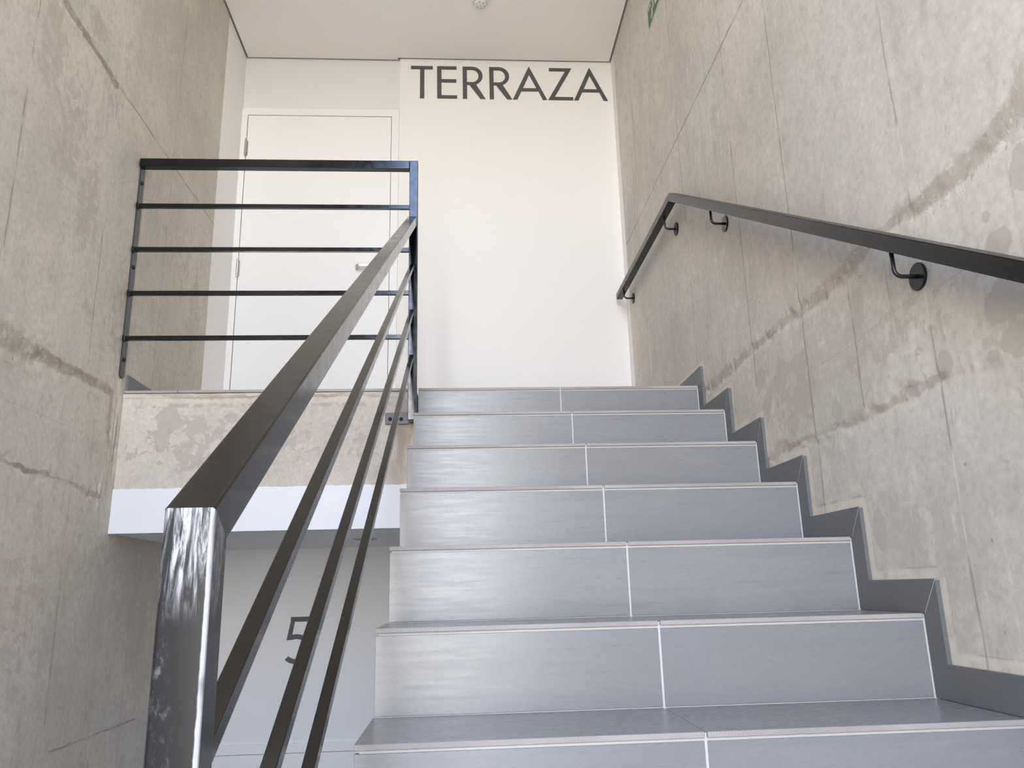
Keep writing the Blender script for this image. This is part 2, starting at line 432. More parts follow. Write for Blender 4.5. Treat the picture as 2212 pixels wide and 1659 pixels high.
def cast_wall(name, mat, place, A1, B1, seams, pours, stains=(), rust=(), pale=None, relief=0.0032, back=0.15, back_sign=1, kind='structure'):
    """grid of the cast face; place(a, b, depth) -> xyz with depth positive into the room"""
    A, B = np.meshgrid(A1, B1, indexing='ij')
    ds = np.full(A.shape, 9.0); am = np.zeros(A.shape)
    for pts, amp in seams:
        sd, at = polyline_sd(A, B, pts)
        m = np.abs(sd) < np.abs(ds); ds[m] = sd[m]; am[m] = amp
    dp = np.full(A.shape, 9.0); ap = np.zeros(A.shape)
    for pts in pours:
        wsd, at = polyline_sd(A, B, pts)
        ws = np.interp(at, range(len(pts)), [p[2] for p in pts])
        ends = (at <= 0) | (at >= len(pts) - 1)
        sc = np.abs(wsd)
        m = sc < np.abs(dp); dp[m] = wsd[m]; ap[m] = np.where(ends, ws * np.exp(-(np.abs(wsd) / 0.02) ** 2), ws)[m]
    stn = np.zeros(A.shape)
    for (ca, cb, ra, rb, w) in stains:
        stn = np.maximum(stn, w * np.exp(-(((A - ca) / ra) ** 2 + ((B - cb) / rb) ** 2) ** 2))
    rst = np.zeros(A.shape)
    for (ca, cb, ra, rb, w) in rust:
        rst = np.maximum(rst, w * np.exp(-(((A - ca) / ra) ** 2 + ((B - cb) / rb) ** 2) ** 2))
    pal = pale(A, B) if pale is not None else np.zeros(A.shape)
    wob = (vnoise(A, B, 0.05, 3) - 0.5) * 0.05 + (vnoise(A, B, 0.018, 5) - 0.5) * 0.02
    prof = np.exp(-((dp + wob) / np.maximum(ap, 1e-4)) ** 2) * (ap > 0.004)
    depth = -relief * prof * (0.5 + vnoise(A, B, 0.03, 8))
    depth += 0.0016 * (vnoise(A, B, 0.35, 21) - 0.5) + 0.0016 * np.tanh((dp + wob) / 0.01) * np.exp(-(dp / 0.12) ** 2)
    X, Y, Z = place(A, B, depth)
    na, nb = A.shape
    co = np.stack([X, Y, Z], -1).reshape(-1, 3)
    idx = np.arange(na * nb).reshape(na, nb)
    q = np.stack([idx[:-1, :-1], idx[1:, :-1], idx[1:, 1:], idx[:-1, 1:]], -1).reshape(-1, 4)
    # body of the wall behind the cast face
    aa, bb = (A1[0], A1[-1]), (B1[0], B1[-1]); ex = []
    for dd in (-0.006, -back):
        for a in aa:
            for b in bb: ex.append([float(v) for v in place(np.array(a), np.array(b), np.array(dd))])
    o0 = len(co); co = np.vstack([co, ex])
    bq = np.array([(0, 1, 3, 2), (4, 6, 7, 5), (0, 4, 5, 1), (2, 3, 7, 6), (0, 2, 6, 4), (1, 5, 7, 3)]) + o0
    q = np.vstack([q, bq]).astype(np.int32)
    me = bpy.data.meshes.new(name)
    me.vertices.add(len(co)); me.vertices.foreach_set('co', co.astype(np.float32).ravel())
    me.loops.add(q.size); me.loops.foreach_set('vertex_index', q.ravel())
    me.polygons.add(len(q)); me.polygons.foreach_set('loop_start', np.arange(0, q.size, 4, dtype=np.int32))
    me.polygons.foreach_set('loop_total', np.full(len(q), 4, dtype=np.int32))
    sm = np.ones(len(q), dtype=bool); sm[-6:] = False
    me.polygons.foreach_set('use_smooth', sm)
    for an, arr in (('dseam', ds), ('aseam', am), ('dpour', dp), ('apour', ap), ('stain', stn), ('rust', rst), ('pale', pal)):
        at_ = me.attributes.new(an, 'FLOAT', 'POINT')
        at_.data.foreach_set('value', np.concatenate([arr.ravel(), np.full(8, 9.0 if an in ('dseam', 'dpour') else 0.0)]).astype(np.float32))
    me.update(); me.validate()
    return tag(link(name, me, mat), kind=kind)


def axis_steps(*segs):
    out = []
    for a, b, s in segs:
        n = max(1, int(round((b - a) / s))); v = np.linspace(a, b, n + 1)
        out.extend(v if not out else v[1:])
    return np.array(out)


# stepped outline of the right skirting, for the pale patched plaster around it
STEP_PTS = []
for i in range(len(YS)):
    STEP_PTS.append((YS[i] - SKW, ZS[i] + SKH))
    if i + 1 < len(YS): STEP_PTS.append((YS[i + 1] - SKW, ZS[i] + SKH))
STEP_PTS.append((Y_RCON, ZS[-1] + SKH))


def pale_right(A, B):
    sd, _ = polyline_sd(A, B, STEP_PTS)
    return np.clip((0.026 - np.abs(sd)) / 0.006, 0, 1)


v_seams_r = [(0.120, -0.7, 1.7, .9), (0.716, 0.3, 3.55, 1.0), (1.112, 0.9, 1.78, 1.0), (1.116, 1.78, 3.55, .55), (1.726, 1.15, 3.55, .8), (2.53, 1.1, 3.55, .8),
             (0.436, 0.64, 1.01, .85), (0.255, 0.77, 0.95, .6), (0.715, 0.36, 0.62, .7), (-0.18, 0.6, 1.05, .3), (2.15, 1.1, 3.55, .25), (1.42, 1.05, 2.2, .22), (-1.08, -0.7, 5.5, .8), (-1.68, -0.7, 5.5, .8)]
seams_r = [([(y, z0), (y + 0.004, z1)], a) for y, z0, z1, a in v_seams_r]
seams_r += [([(-3.2, 2.217), (2.9, 2.222)], 1.35), ([(-3.2, 3.398), (2.9, 3.402)], .7), ([(-3.2, 4.6), (1, 4.6)], .8)]
pours_r = [[(-0.60, 1.09, .03), (-0.263, 1.100, .040), (-0.24, 1.066, .036), (-0.147, 1.034, .030), (0.009, 1.027, .034), (0.144, 1.036, .024), (0.30, 1.040, .010), (0.348, 1.030, .030),
            (0.441, 1.014, .036), (0.602, 1.010, .026), (0.742, 1.016, .020), (0.915, 1.018, .015), (1.072, 1.018, .014), (1.286, 1.008, .020), (1.52, 1.010, .026), (1.72, 1.012, .004)],
           [(-0.017, 0.630, .003), (0.074, 0.640, .006), (0.157, 0.646, .016), (0.264, 0.643, .020), (0.331, 0.636, .012), (0.413, 0.639, .020), (0.513, 0.638, .018), (0.596, 0.639, .012),
            (0.736, 0.637, .008), (0.903, 0.641, .013), (1.03, 0.639, .020), (1.1, 0.639, .003)]]
stains_r = [(-0.12, .735, .075, .05, 1.15), (-0.125, .655, .06, .04, 1.0), (-0.055, .640, .022, .015, 1.2), (0.094, .672, .028, .03, 1.2), (0.400, .915, .035, .05, 1.3), (0.575, .68, .03, .03, 1.1),
            (0.445, .355, .028, .05, 1.5), (-0.21, 1.045, .06, .035, 1.2), (-0.215, .945, .04, .05, 1.15), (-0.118, .84, .04, .03, 1.1), (-0.1, .905, .012, .012, 1.3), (0.85, .80, .25, .16, .62),
            (0.30, .80, .3, .15, .45), (-0.15, .40, .12, .3, .5), (1.05, .85, .10, .10, .8)]
cast_wall('wall_right', M['concrete_r'], lambda a, b, d: (XR - d, a, b),
          axis_steps((-2.55, -0.5, 0.1), (-0.5, Y_RCON, 0.0075)), axis_steps((-0.75, -0.2, 0.05), (-0.2, 3.572, 0.0085), (3.572, 6.3, 0.1)),
          seams_r, pours_r, stains_r, pale=pale_right)

seams_l = [([(0.826, 1.02), (0.826, 3.56)], 1.0), ([(1.410, 1.06), (1.417, 3.56)], .95), ([(2.004, 1.05), (2.02, 3.56)], .6), ([(1.402, -0.7), (1.398, 0.6)], .7), ([(1.21, 0.1), (1.20, 0.6)], .3),
           ([(-3.2, 2.215), (2.64, 2.218)], 1.25), ([(-3.2, -0.226), (2.64, -0.233)], 1.1), ([(0.914, .883), (1.103, .701)], .25), ([(0.24, -0.7), (0.24, 3.56)], .8), ([(-0.35, -0.7), (-0.35, 5)], .8),
           ([(1.72, -0.5), (1.72, 0.45)], .25), ([(2.0, -0.5), (2.0, 0.45)], .3)]
pours_l = [[(0.4, 1.02, .05), (0.80, 1.012, .052), (0.867, 1.006, .052), (0.993, 1.000, .046), (1.084, 1.002, .036), (1.232, 1.008, .030), (1.365, 1.010, .024), (1.509, 1.018, .026), (1.643, 1.015, .022),
            (1.642, 0.849, .014), (1.636, 0.718, .013), (1.61, 0.61, .008)],
           [(0.8, .65, .006), (0.957, .642, .006), (1.111, .630, .012), (1.222, .636, .008), (1.355, .634, .005), (1.483, .618, .013), (1.62, .612, .016)],
           [(0.86, 2.32, .004), (0.914, 2.235, .018), (1.002, 2.228, .022), (1.103, 2.224, .018), (1.20, 2.221, .012), (1.32, 2.212, .024), (1.387, 2.205, .022), (1.42, 2.21, .003)],
           [(1.69, 1.04, .003), (1.695, 0.9, .009), (1.70, 0.70, .008), (1.70, 0.65, .003)]]
stains_l = [(0.93, 2.05, .10, .20, .75), (1.10, 1.85, .16, .25, .6), (1.28, 1.62, .10, .22, .72), (1.62, 1.33, .08, .25, .62), (2.45, 1.6, .10, .35, .72), (2.2, 1.85, .2, .3, .5), (1.2, 2.33, .12, .06, .7),
            (1.62, .45, .3, .2, .55), (1.2, .2, .2, .35, .5), (0.95, .97, .12, .06, .9)]
cast_wall('wall_left', M['concrete_l'], lambda a, b, d: (XL + d, a, b),
          axis_steps((-2.55, 0.45, 0.1), (0.45, Y_LCON, 0.008)), axis_steps((-2.65, -0.75, 0.1), (-0.75, 3.572, 0.009), (3.572, 6.3, 0.1)),
          seams_l, pours_l, stains_l)

# lower storey carries the left wall on to the lower end wall
box_obj('wall_left', (XL - 0.15, XL, Y_LCON, 3.05, -2.65, 0.60), M['concrete_l'])['kind'] = 'structure'

# upper landing: cast slab edge (beam) with floor tiles on top
Y_SLAB = 1.729
stains_b = [(-0.98, .925, .05, .055, 1.35), (-0.86, .84, .26, .15, .60), (-0.55, .85, .18, .14, .52), (-0.28, .83, .17, .13, .48), (-0.74, .94, .03, .02, .9)]


def pale_beam(A, B):
    return np.clip((B - 0.97) / 0.05, 0, 1) * 0.9 + np.clip((-1.10 - A) / 0.05, 0, 1) * 0.6


beam = cast_wall('floor', M['concrete_b'], lambda a, b, d: (a, Y_SLAB - d, b), axis_steps((XL + 0.001, -0.002, 0.008)), axis_steps((0.50, 1.0345, 0.008)),
                 [([(-1.16, 1.017), (-0.01, 1.02)], .5)], [[(-1.16, 1.022, .004), (-0.8, 1.014, .012), (-0.6, 1.018, .006), (-0.2, 1.016, .010), (-0.01, 1.012, .006)]],
                 stains_b, rust=[(-0.05, .87, .055, .17, .9), (-0.07, .72, .04, .07, .8)], pale=pale_beam, relief=0.003, back=1.27)
# ------------------------------------------------------------------ staircase: concrete core, two tiles per tread and riser, stepped skirting
GR = 0.0023            # half of a grout joint
stairs = empty('staircase', 'staircase of grey stone-look tiles with pale grout lines rising to the white landing', 'stairs')
stairs.location = (0, 0, 0)
bm = bmesh.new()
prof = [(YS[0] + 0.006, Z_MID)]
for i in range(len(YS)):
    prof.append((YS[i] + 0.0062, ZS[i] - 0.0028))
    if i + 1 < len(YS): prof.append((YS[i + 1] + 0.0062, ZS[i] - 0.0028))
prof = [(YS[0] + 0.0062, Z_MID)] + prof[1:] + [(2.2, ZS[-1] - 0.0028), (2.2, ZS[-1] - 0.20), (YS[0] + 0.35, Z_MID)]
prism(bm, prof, 0, 0.0035, XR - 0.0005)
bm_obj('grout_bed', bm, M['grout'], stairs)
RX1 = XR - SKT - 0.0036


def tile_box(name, dims, front_y=False):
    bm = bmesh.new(); box(bm, *dims)
    for f in bm.faces:
        if front_y and f.calc_center_median().y < dims[2] + 1e-5: f.material_index = 1
    edges = [e for e in bm.edges]
    bmesh.ops.bevel(bm, geom=edges, offset=0.0008, segments=1, affect='EDGES')
    return bm_obj(name, bm, [M['tile'], M['edge']], stairs)


for i in range(len(YS)):
    y0, z, x0 = YS[i], ZS[i], XS[i]
    y1 = YS[i + 1] + 0.0035 if i + 1 < len(YS) else 2.9
    zb = (ZS[i - 1] if i > 0 else Z_MID) + 0.0015
    for xa, xb in ((x0, XJ - GR), (XJ + GR, RX1)):
        if i + 1 < len(YS): tile_box('tread_tile', (xa, xb, y0, y1, z - TT, z), True)
        tile_box('riser_tile', (xa + 0.0005, xb, y0 + 0.0042, y0 + 0.014, zb, z - TT - 0.0052))
    # skirting: strip beside the riser and strip along the tread, mitred at the nosing
    xs0, xs1 = XR - SKT, XR - 0.0004
    zprev = ZS[i - 1] if i > 0 else Z_MID
    g = 0.0013
    bm = bmesh.new(); prism(bm, [(y0 - SKW, zprev + 0.001), (y0 + 0.003, zprev + 0.001), (y0 + 0.003, z - g), (y0 - g, z - g), (y0 - SKW, z + SKH - 2 * g)], 0, xs0, xs1)
    bm_obj('riser_skirting', bm, M['skirt'], stairs)
    ye = (YS[i + 1] - SKW - g) if i + 1 < len(YS) else Y_RCON
    bm = bmesh.new(); prism(bm, [(y0 + g, z + 0.0006), (ye, z + 0.0006), (ye, z + SKH), (y0 - SKW + g, z + SKH)], 0, xs0, xs1)
    bm_obj('tread_skirting', bm, M['skirt'], stairs)
# thin grout in the mitres
bm = bmesh.new()
for i in range(len(YS)):
    y0, z = YS[i], ZS[i]
    prism(bm, [(y0 - 0.0025, z - 0.003), (y0 + 0.0025, z - 0.003), (y0 - SKW + 0.0015, z + SKH - 0.0008), (y0 - SKW - 0.001, z + SKH - 0.0008)], 0, XR - SKT + 0.0003, XR - 0.001)
bm_obj('skirting_grout', bm, M['grout'], stairs)['kind'] = 'stuff'

# landing floor tiles (only their cut front edges show)
for xa, xb in ((XL + 0.004, -0.9545), (-0.9515, -0.592), (-0.589, -0.004), (0.0044, XJ - GR), (XJ + GR, RX1)):
    yb = YS[-1]
    while yb < 2.98:
        ye = min(yb + 0.587, 2.985)
        bm = bmesh.new(); box(bm, xa, xb, yb, ye, Z_LAND - TT, Z_LAND)
        for f in bm.faces:
            if f.calc_center_median().y < yb + 1e-5: f.material_index = 1
        bm_obj('tile', bm, [M['tile'], M['edge']], beam)
        yb = ye + 0.003
# lower stairs, landing and floor of the well
tag(box_obj('floor', (XL - 0.1, XR + 0.1, -2.4, YS[0] + 0.006, Z_MID - 0.16, Z_MID), M['tile']), kind='structure')
tag(box_obj('floor', (XL - 0.1, 0.2, -0.9, 3.05, Z_LOW - 0.1, Z_LOW), M['screed']), kind='structure')
bm = bmesh.new(); pr = [(YS[0] - 0.001, Z_MID)]
pts_ = []
for k in range(1, 12):
    pts_ += [(YS[0] + (k - 1) * 0.2841, Z_MID - k * RISE), (YS[0] + k * 0.2841, Z_MID - k * RISE)]
poly = [(YS[0], Z_MID)] + pts_[:-1] + [(YS[0] + 10 * 0.2841, Z_LOW), (YS[0] + 9.2 * 0.2841, Z_LOW), (YS[0], Z_MID - 0.25)]
poly2 = []
for p in poly:
    if not poly2 or (abs(p[0] - poly2[-1][0]) + abs(p[1] - poly2[-1][1])) > 1e-4: poly2.append(p)
prism(bm, poly2, 0, XL + 0.001, -0.03)
tag(bm_obj('floor', bm, M['tile']), kind='structure')
# wall below the upper flight closing the lower storey on its right
bm = bmesh.new()
prism(bm, [(YS[0] + 0.45, Z_LOW), (2.99, Z_LOW), (2.99, 0.578), (1.74, 0.578), (YS[0] + 0.40, Z_MID + 0.026)], 0, 0.006, 0.11)
tag(bm_obj('wall_lower_right', bm, M['white_low']), kind='structure')

# ------------------------------------------------------------------ landing walls, ceiling
TOP = Z_CEIL + 0.022
tag(box_obj('wall_back_sign', (-0.193, XR + 0.15, Y_T, Y_T + 0.14, Z_LAND - 0.004, TOP + 0.02), M['white_up']), kind='structure')
bm = bmesh.new()
DX0, DX1, DZ1 = -1.1285, -0.2450, 3.1430     # door leaf
FX0, FX1, FZ1 = -1.1690, -0.1965, 3.1920     # frame outside
box(bm, XL - 0.15, -0.190, Y_D, Y_D + 0.12, FZ1 - 0.02, TOP + 0.02)
box(bm, XL - 0.15, FX0 + 0.015, Y_D, Y_D + 0.12, Z_LAND - 0.004, FZ1 - 0.02)
box(bm, FX1 - 0.015, -0.190, Y_D, Y_D + 0.12, Z_LAND - 0.004, FZ1 - 0.02)
tag(bm_obj('wall_back_door', bm, M['offwhite']), kind='structure')
tag(box_obj('wall_left_plaster', (XL - 0.15, XL + 0.0008, Y_LCON + 0.0006, Y_D + 0.1, Z_LAND - 0.004, TOP + 0.02), M['white_up'], bevel=0.0015), kind='structure')
tag(box_obj('wall_right_plaster', (XR - 0.0008, XR + 0.15, Y_RCON + 0.0006, Y_T + 0.1, Z_LAND - 0.004, TOP + 0.02), M['white_up'], bevel=0.0015), kind='structure')
# ceiling board with a recessed shadow gap all round
Y_CE = 0.75
gap = 0.014
bm = bmesh.new()
prism(bm, [(XL + gap, Y_CE), (XR - gap, Y_CE), (XR - gap, Y_T - gap), (-0.193 - gap, Y_T - gap), (-0.193 - gap, Y_D - gap), (XL + gap, Y_D - gap)], 2, Z_CEIL, Z_CEIL + 0.013)
ceil = tag(bm_obj('ceiling', bm, M['ceiling']), kind='structure')
box_obj('ceiling_backing', (XL - 0.1, XR + 0.1, Y_CE, 3.1, Z_CEIL + 0.022, Z_CEIL + 0.30), M['dark'], ceil)
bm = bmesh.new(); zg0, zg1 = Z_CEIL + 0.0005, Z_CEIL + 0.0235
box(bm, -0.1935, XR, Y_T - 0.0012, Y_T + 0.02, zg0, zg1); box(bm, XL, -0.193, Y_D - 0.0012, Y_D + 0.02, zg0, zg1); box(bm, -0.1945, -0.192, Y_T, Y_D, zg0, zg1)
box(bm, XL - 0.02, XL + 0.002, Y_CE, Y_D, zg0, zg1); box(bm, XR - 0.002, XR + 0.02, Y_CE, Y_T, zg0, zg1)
bm_obj('shadow_gap', bm, M['dark'], ceil)  # grey strips added on the walls so the gap reads as a shade line
tag(box_obj('wall_over_ceiling', (XL, XR, Y_CE - 0.1, Y_CE, Z_CEIL, 6.25), M['white_up']), kind='structure')
tag(box_obj('ceiling', (XL - 0.1, XR + 0.1, -2.55, Y_CE, 6.2, 6.3), M['white_up']), kind='structure')
tag(box_obj('baseboard_left', (XL, XL + 0.010, 1.739, Y_LCON, Z_LAND, 1.1155), M['skirt'], bevel=0.0006, seg=1), kind='structure')

# lower storey: white fascia and soffit under the landing, end wall with the storey number
FZ0, FZT = 0.4846, 0.6545
bm = bmesh.new()
fx0, fx1 = XL - 0.004, 0.003
n = 60
top = [(fx0 + (fx1 - fx0) * i / n, FZT + random.uniform(-0.0022, 0.0022)) for i in range(n + 1)]
prism(bm, [(fx0, FZ0)] + top + [(fx1, FZ0)], 1, 1.7205, 1.80)
low_ceiling = tag(bm_obj('trim_1', bm, M['fascia']), kind='structure')
tag(box_obj('ceiling_lower', (XL, 0.003, 1.7995, 3.02, FZ0 + 0.0002, FZ0 + 0.015), M['white_low']), kind='structure')
Y_LW = 3.0
bm = bmesh.new()
LZ = -0.5355; LF = -0.4860
box(bm, XL - 0.15, 0.12, Y_LW, Y_LW + 0.12, LF - 0.02, 0.60)
box(bm, XL - 0.15, FX0 + 0.015, Y_LW, Y_LW + 0.12, Z_LOW, LF - 0.02)
box(bm, FX1 - 0.015, 0.12, Y_LW, Y_LW + 0.12, Z_LOW, LF - 0.02)
tag(bm_obj('wall_lower_back', bm, M['white_low']), kind='structure')
# rear wall with the tall window
bm = bmesh.new()
yr = WIN['y']
box(bm, XL - 0.1, WIN['x0'], yr - 0.15, yr, Z_LOW, 6.3); box(bm, WIN['x1'], XR + 0.1, yr - 0.15, yr, Z_LOW, 6.3)
box(bm, WIN['x0'], WIN['x1'], yr - 0.15, yr, Z_LOW, WIN['z0']); box(bm, WIN['x0'], WIN['x1'], yr - 0.15, yr, WIN['z1'], 6.3)
tag(bm_obj('wall_rear', bm, M['concrete_l']), kind='structure')
bm = bmesh.new()
for xa in (WIN['x0'], (WIN['x0'] + WIN['x1']) / 2 - 0.02, WIN['x1'] - 0.04): box(bm, xa, xa + 0.04, yr - 0.13, yr - 0.08, WIN['z0'], WIN['z1'])
for za in (WIN['z0'], 1.2, 3.4, WIN['z1'] - 0.04): box(bm, WIN['x0'], WIN['x1'], yr - 0.128, yr - 0.082, za, za + 0.04)
tag(bm_obj('window_1', bm, M['paint_wall']), kind='structure')


# ------------------------------------------------------------------ doors
def make_door(num, y, zt, zf, z_bottom, hw=True):
    d = bpy.data.objects.new('door_%d' % num, None); COL.objects.link(d); tag(d, kind='structure')
    bm = bmesh.new()
    poly = [(FX0, z_bottom), (FX0, zf), (FX1, zf), (FX1, z_bottom), (DX1 + 0.0030, z_bottom), (DX1 + 0.0030, zt + 0.0030), (DX0 - 0.0036, zt + 0.0030), (DX0 - 0.0036, z_bottom)]
    prism(bm, poly, 1, y - 0.010, y + 0.06)
    bm_obj('door_frame', bm, M['door'], d)
    box_obj('door_leaf', (DX0, DX1, y - 0.0070, y + 0.045, z_bottom + 0.006, zt), M['door'], d, bevel=0.0012, seg=1)
    box_obj('door_stop', (DX0 - 0.012, DX1 + 0.012, y + 0.046, y + 0.06, z_bottom, zt + 0.012), M['dark'], d)
    if not hw: return d
    for z0, z1 in ((2.855, 2.975), (2.060, 2.178)):
        h = bpy.data.objects.new('hinge', None); COL.objects.link(h); h.parent = d
        bm = bmesh.new(); xc = DX0 - 0.004
        for a, b, r in ((0, 0.06, .0055), (0.06, 0.16, .0068), (0.165, 0.80, .0074), (0.805, 0.94, .0068), (0.94, 1.0, .0055)):
            za, zb = z0 + (z1 - z0) * a, z0 + (z1 - z0) * b
            lathe(bm, [(0, za), (r, za), (r, zb), (0, zb)], (xc, y - 0.012, 0), (0, 0, 1), 16)
        bm_obj('hinge_knuckle', bm, M['steel'], h)
        bm = bmesh.new(); box(bm, xc + 0.003, xc + 0.014, y - 0.0075, y - 0.0037, z0 + 0.004, z1 - 0.012)
        bm_obj('hinge_leaf', bm, M['steel'], h)
    hd = bpy.data.objects.new('door_handle', None); COL.objects.link(hd); hd.parent = d
    zh, xr_ = 2.118, -0.302
    bm = bmesh.new(); lathe(bm, [(0, 0), (0.026, 0), (0.026, 0.007), (0.024, 0.009), (0, 0.009)], (xr_, y - 0.003, zh), (0, -1, 0), 28)
    bm_obj('rosette', bm, M['steel'], hd)
    bm = bmesh.new(); lathe(bm, [(0, 0), (0.009, 0), (0.009, 0.05), (0, 0.05)], (xr_, y - 0.010, zh), (0, -1, 0), 16)
    bm_obj('spindle', bm, M['steel'], hd)
    yo = y - 0.052
    bm = square_tube_path([(xr_ + 0.012, yo, zh), (-0.418, yo, zh), (-0.436, yo + 0.020, zh), (-0.436, y - 0.014, zh)], 0.0105, 0.005, Vector((0, 0, 1)))
    bmesh.ops.bevel(bm, geom=bm.edges[:], offset=0.0012, segments=1, affect='EDGES')
    bm_obj('lever', bm, M['steel'], hd)
    return d


make_door(1, Y_D, DZ1, FZ1, Z_LAND + 0.002)
make_door(2, Y_LW, LZ, LF, Z_LOW + 0.002, hw=False)


# ------------------------------------------------------------------ lettering
def glyph(name, contours, y, mat, parent, t=0.0016):
    cu = bpy.data.curves.new(name, 'CURVE'); cu.dimensions = '2D'; cu.fill_mode = 'BOTH'; cu.extrude = t / 2
    for c in contours:
        sp = cu.splines.new('POLY'); sp.points.add(len(c) - 1); sp.use_cyclic_u = True
        for p, (x, z) in zip(sp.points, c): p.co = (x, z, 0, 1)
    tmp = bpy.data.objects.new(name, cu); me = bpy.data.meshes.new_from_object(tmp)
    bpy.data.objects.remove(tmp); bpy.data.curves.remove(cu)
    me.transform(Matrix.Translation((0, y - t / 2, 0)) @ Matrix.Rotation(math.radians(90), 4, 'X'))
    me.name = name
    return link(name, me, mat, parent)


def arc(cx, cz, rx, rz, a0, a1, n=20):
    return [(cx + rx * math.cos(math.radians(a0 + (a1 - a0) * i / n)), cz + rz * math.sin(math.radians(a0 + (a1 - a0) * i / n))) for i in range(n + 1)]


ZT, ZB = 3.510, 3.2725
sign = empty('wall_lettering', 'dark grey capital letters TERRAZA high on the white wall', 'lettering')
L_T = [[(-0.124, ZT - .001), (0.0165, ZT - .001), (0.0165, ZT - .0255), (-0.038, ZT - .0255), (-0.038, ZB - .001), (-0.0655, ZB - .001), (-0.0655, ZT - .0255), (-0.124, ZT - .0255)]]
L_E = [[(0.043, ZT), (0.168, ZT), (0.168, ZT - .0245), (0.071, ZT - .0245), (0.071, 3.4145), (0.166, 3.4145), (0.166, 3.3895), (0.071, 3.3895), (0.071, ZB + .0245), (0.1705, ZB + .0245), (0.1705, ZB), (0.043, ZB)]]


def L_R(x):
    o = [(x, ZB), (x, ZT)] + [(x + .056, ZT)] + arc(x + .060, 3.4420, .068, .0680, 88, -68, 22) + [(x + .1455, ZB), (x + .1125, ZB), (x + .043, 3.3740), (x + .0275, 3.3740), (x + .0275, ZB)]
    i = [(x + .0275, ZT - .0250), (x + .056, ZT - .0250)] + arc(x + .060, 3.4405, .0415, .0445, 88, -88, 18) + [(x + .0275, 3.3960)]
    return [o, i]


def L_A(x):
    o = [(x, ZB), (x + .109, ZT + .009), (x + .2215, ZB), (x + .1925, ZB), (x + .1665, ZB + .061), (x + .0560, ZB + .061), (x + .0290, ZB)]
    i = [(x + .1090, ZB + .1835), (x + .1535, ZB + .0850), (x + .0675, ZB + .0850)]
    return [o, i]


L_Z = [[(0.765, ZT), (0.913, ZT), (0.797, ZB + .0245), (0.9155, ZB + .0245), (0.9155, ZB), (0.752, ZB), (0.869, ZT - .0245), (0.765, ZT - .0245)]]
for c in (L_T, L_E, L_R(0.2065), L_R(0.3775), L_A(0.5255), L_Z, L_A(0.9195)):
    glyph('letter', c, Y_T - 0.0003, M['letter'], sign)


def five(x, zt, zb):
    """geometric figure five: flag, stem and open bowl"""
    w = 0.0250
    cx, cz, R = x + 0.068, zb + 0.074, 0.0745
    flag = [(x + 0.0345, zt), (x + 0.1330, zt), (x + 0.1330, zt - w), (x + 0.0345, zt - w)]
    stem = [(x + 0.0345, zt - w), (x + 0.0565, zt - w), (x + 0.0465, cz + 0.066), (x + 0.0160, cz + 0.0445)]
    a = arc(cx, cz, R + .004, R, 107, -136, 48); b = arc(cx, cz, R + .004 - w, R - w, 107, -136, 48)
    strips = [[a[i], a[i + 1], b[i + 1], b[i]] for i in range(len(a) - 1)]
    stem = stem[:2] + [a[0], stem[3]]
    return strips + [flag, stem, [stem[3], b[0], a[0]]]


bm = bmesh.new()
for c in five(-0.7645, 0.1300, -0.1060): prism(bm, c, 1, Y_LW - 0.0019, Y_LW - 0.0003)
num = bm_obj('storey_number', bm, M['letter_low'])
tag(num, 'slate grey figure 5 on the lower white wall behind the railing bars', 'number')

# ------------------------------------------------------------------ railing of the flight and the landing (one welded piece)
rail = empty('stair_railing', 'black steel railing with square handrail and slim bars on the open side', 'railing')
PX0, PX1 = -0.0380, -0.0020
pxc, hw = (PX0 + PX1) / 2, 0.018
SL = 0.595
NY0 = -0.826
ZN = 0.3047                                  # top edge of the mitre at the near post


def bar_bevel(bm, w=0.0026):
    bmesh.ops.bevel(bm, geom=[e for e in bm.edges if e.is_manifold and e.calc_face_angle(0) > 0.2], offset=w, segments=3, affect='EDGES', profile=0.5)
    return bm


# newel post and handrail meet in a mitre
nrm = Vector((0, -SL, 1)).normalized(); top_pt = Vector((pxc, NY0, ZN))
yc = NY0 + hw
zc_m = ZN - hw * math.sqrt(1 + SL * SL) + SL * hw      # centre line of the sloped tube at y = yc
mit = (pxc, yc, zc_m)
FY0, FY1 = 1.6435, 1.6795                    # upper post
# split at the mitre into post and rail
def split_tube(a, b, c, sel):
    bm = square_tube_path([a, b, c], hw, hw); bm.faces.ensure_lookup_table(); bm.verts.ensure_lookup_table()
    bm.verts.index_update(); vs = list(bm.verts); bmesh.ops.delete(bm, geom=vs[8:12] if sel == 0 else vs[0:4], context='VERTS')
    bmesh.ops.holes_fill(bm, edges=bm.edges[:], sides=4)
    bmesh.ops.recalc_face_normals(bm, faces=bm.faces[:])
    return bm


a_, c_ = (pxc, yc, -0.5235), (pxc, FY0 + 0.004, zc_m + SL * (FY0 + 0.004 - yc))


def long_bevel(bm, w=0.003, seg=3):
    # round only the long edges so the mitre stays tight
    es = sorted(bm.edges, key=lambda e: -e.calc_length())[:4]
    bmesh.ops.bevel(bm, geom=es, offset=w, segments=seg, affect='EDGES', profile=0.5)
    return bm


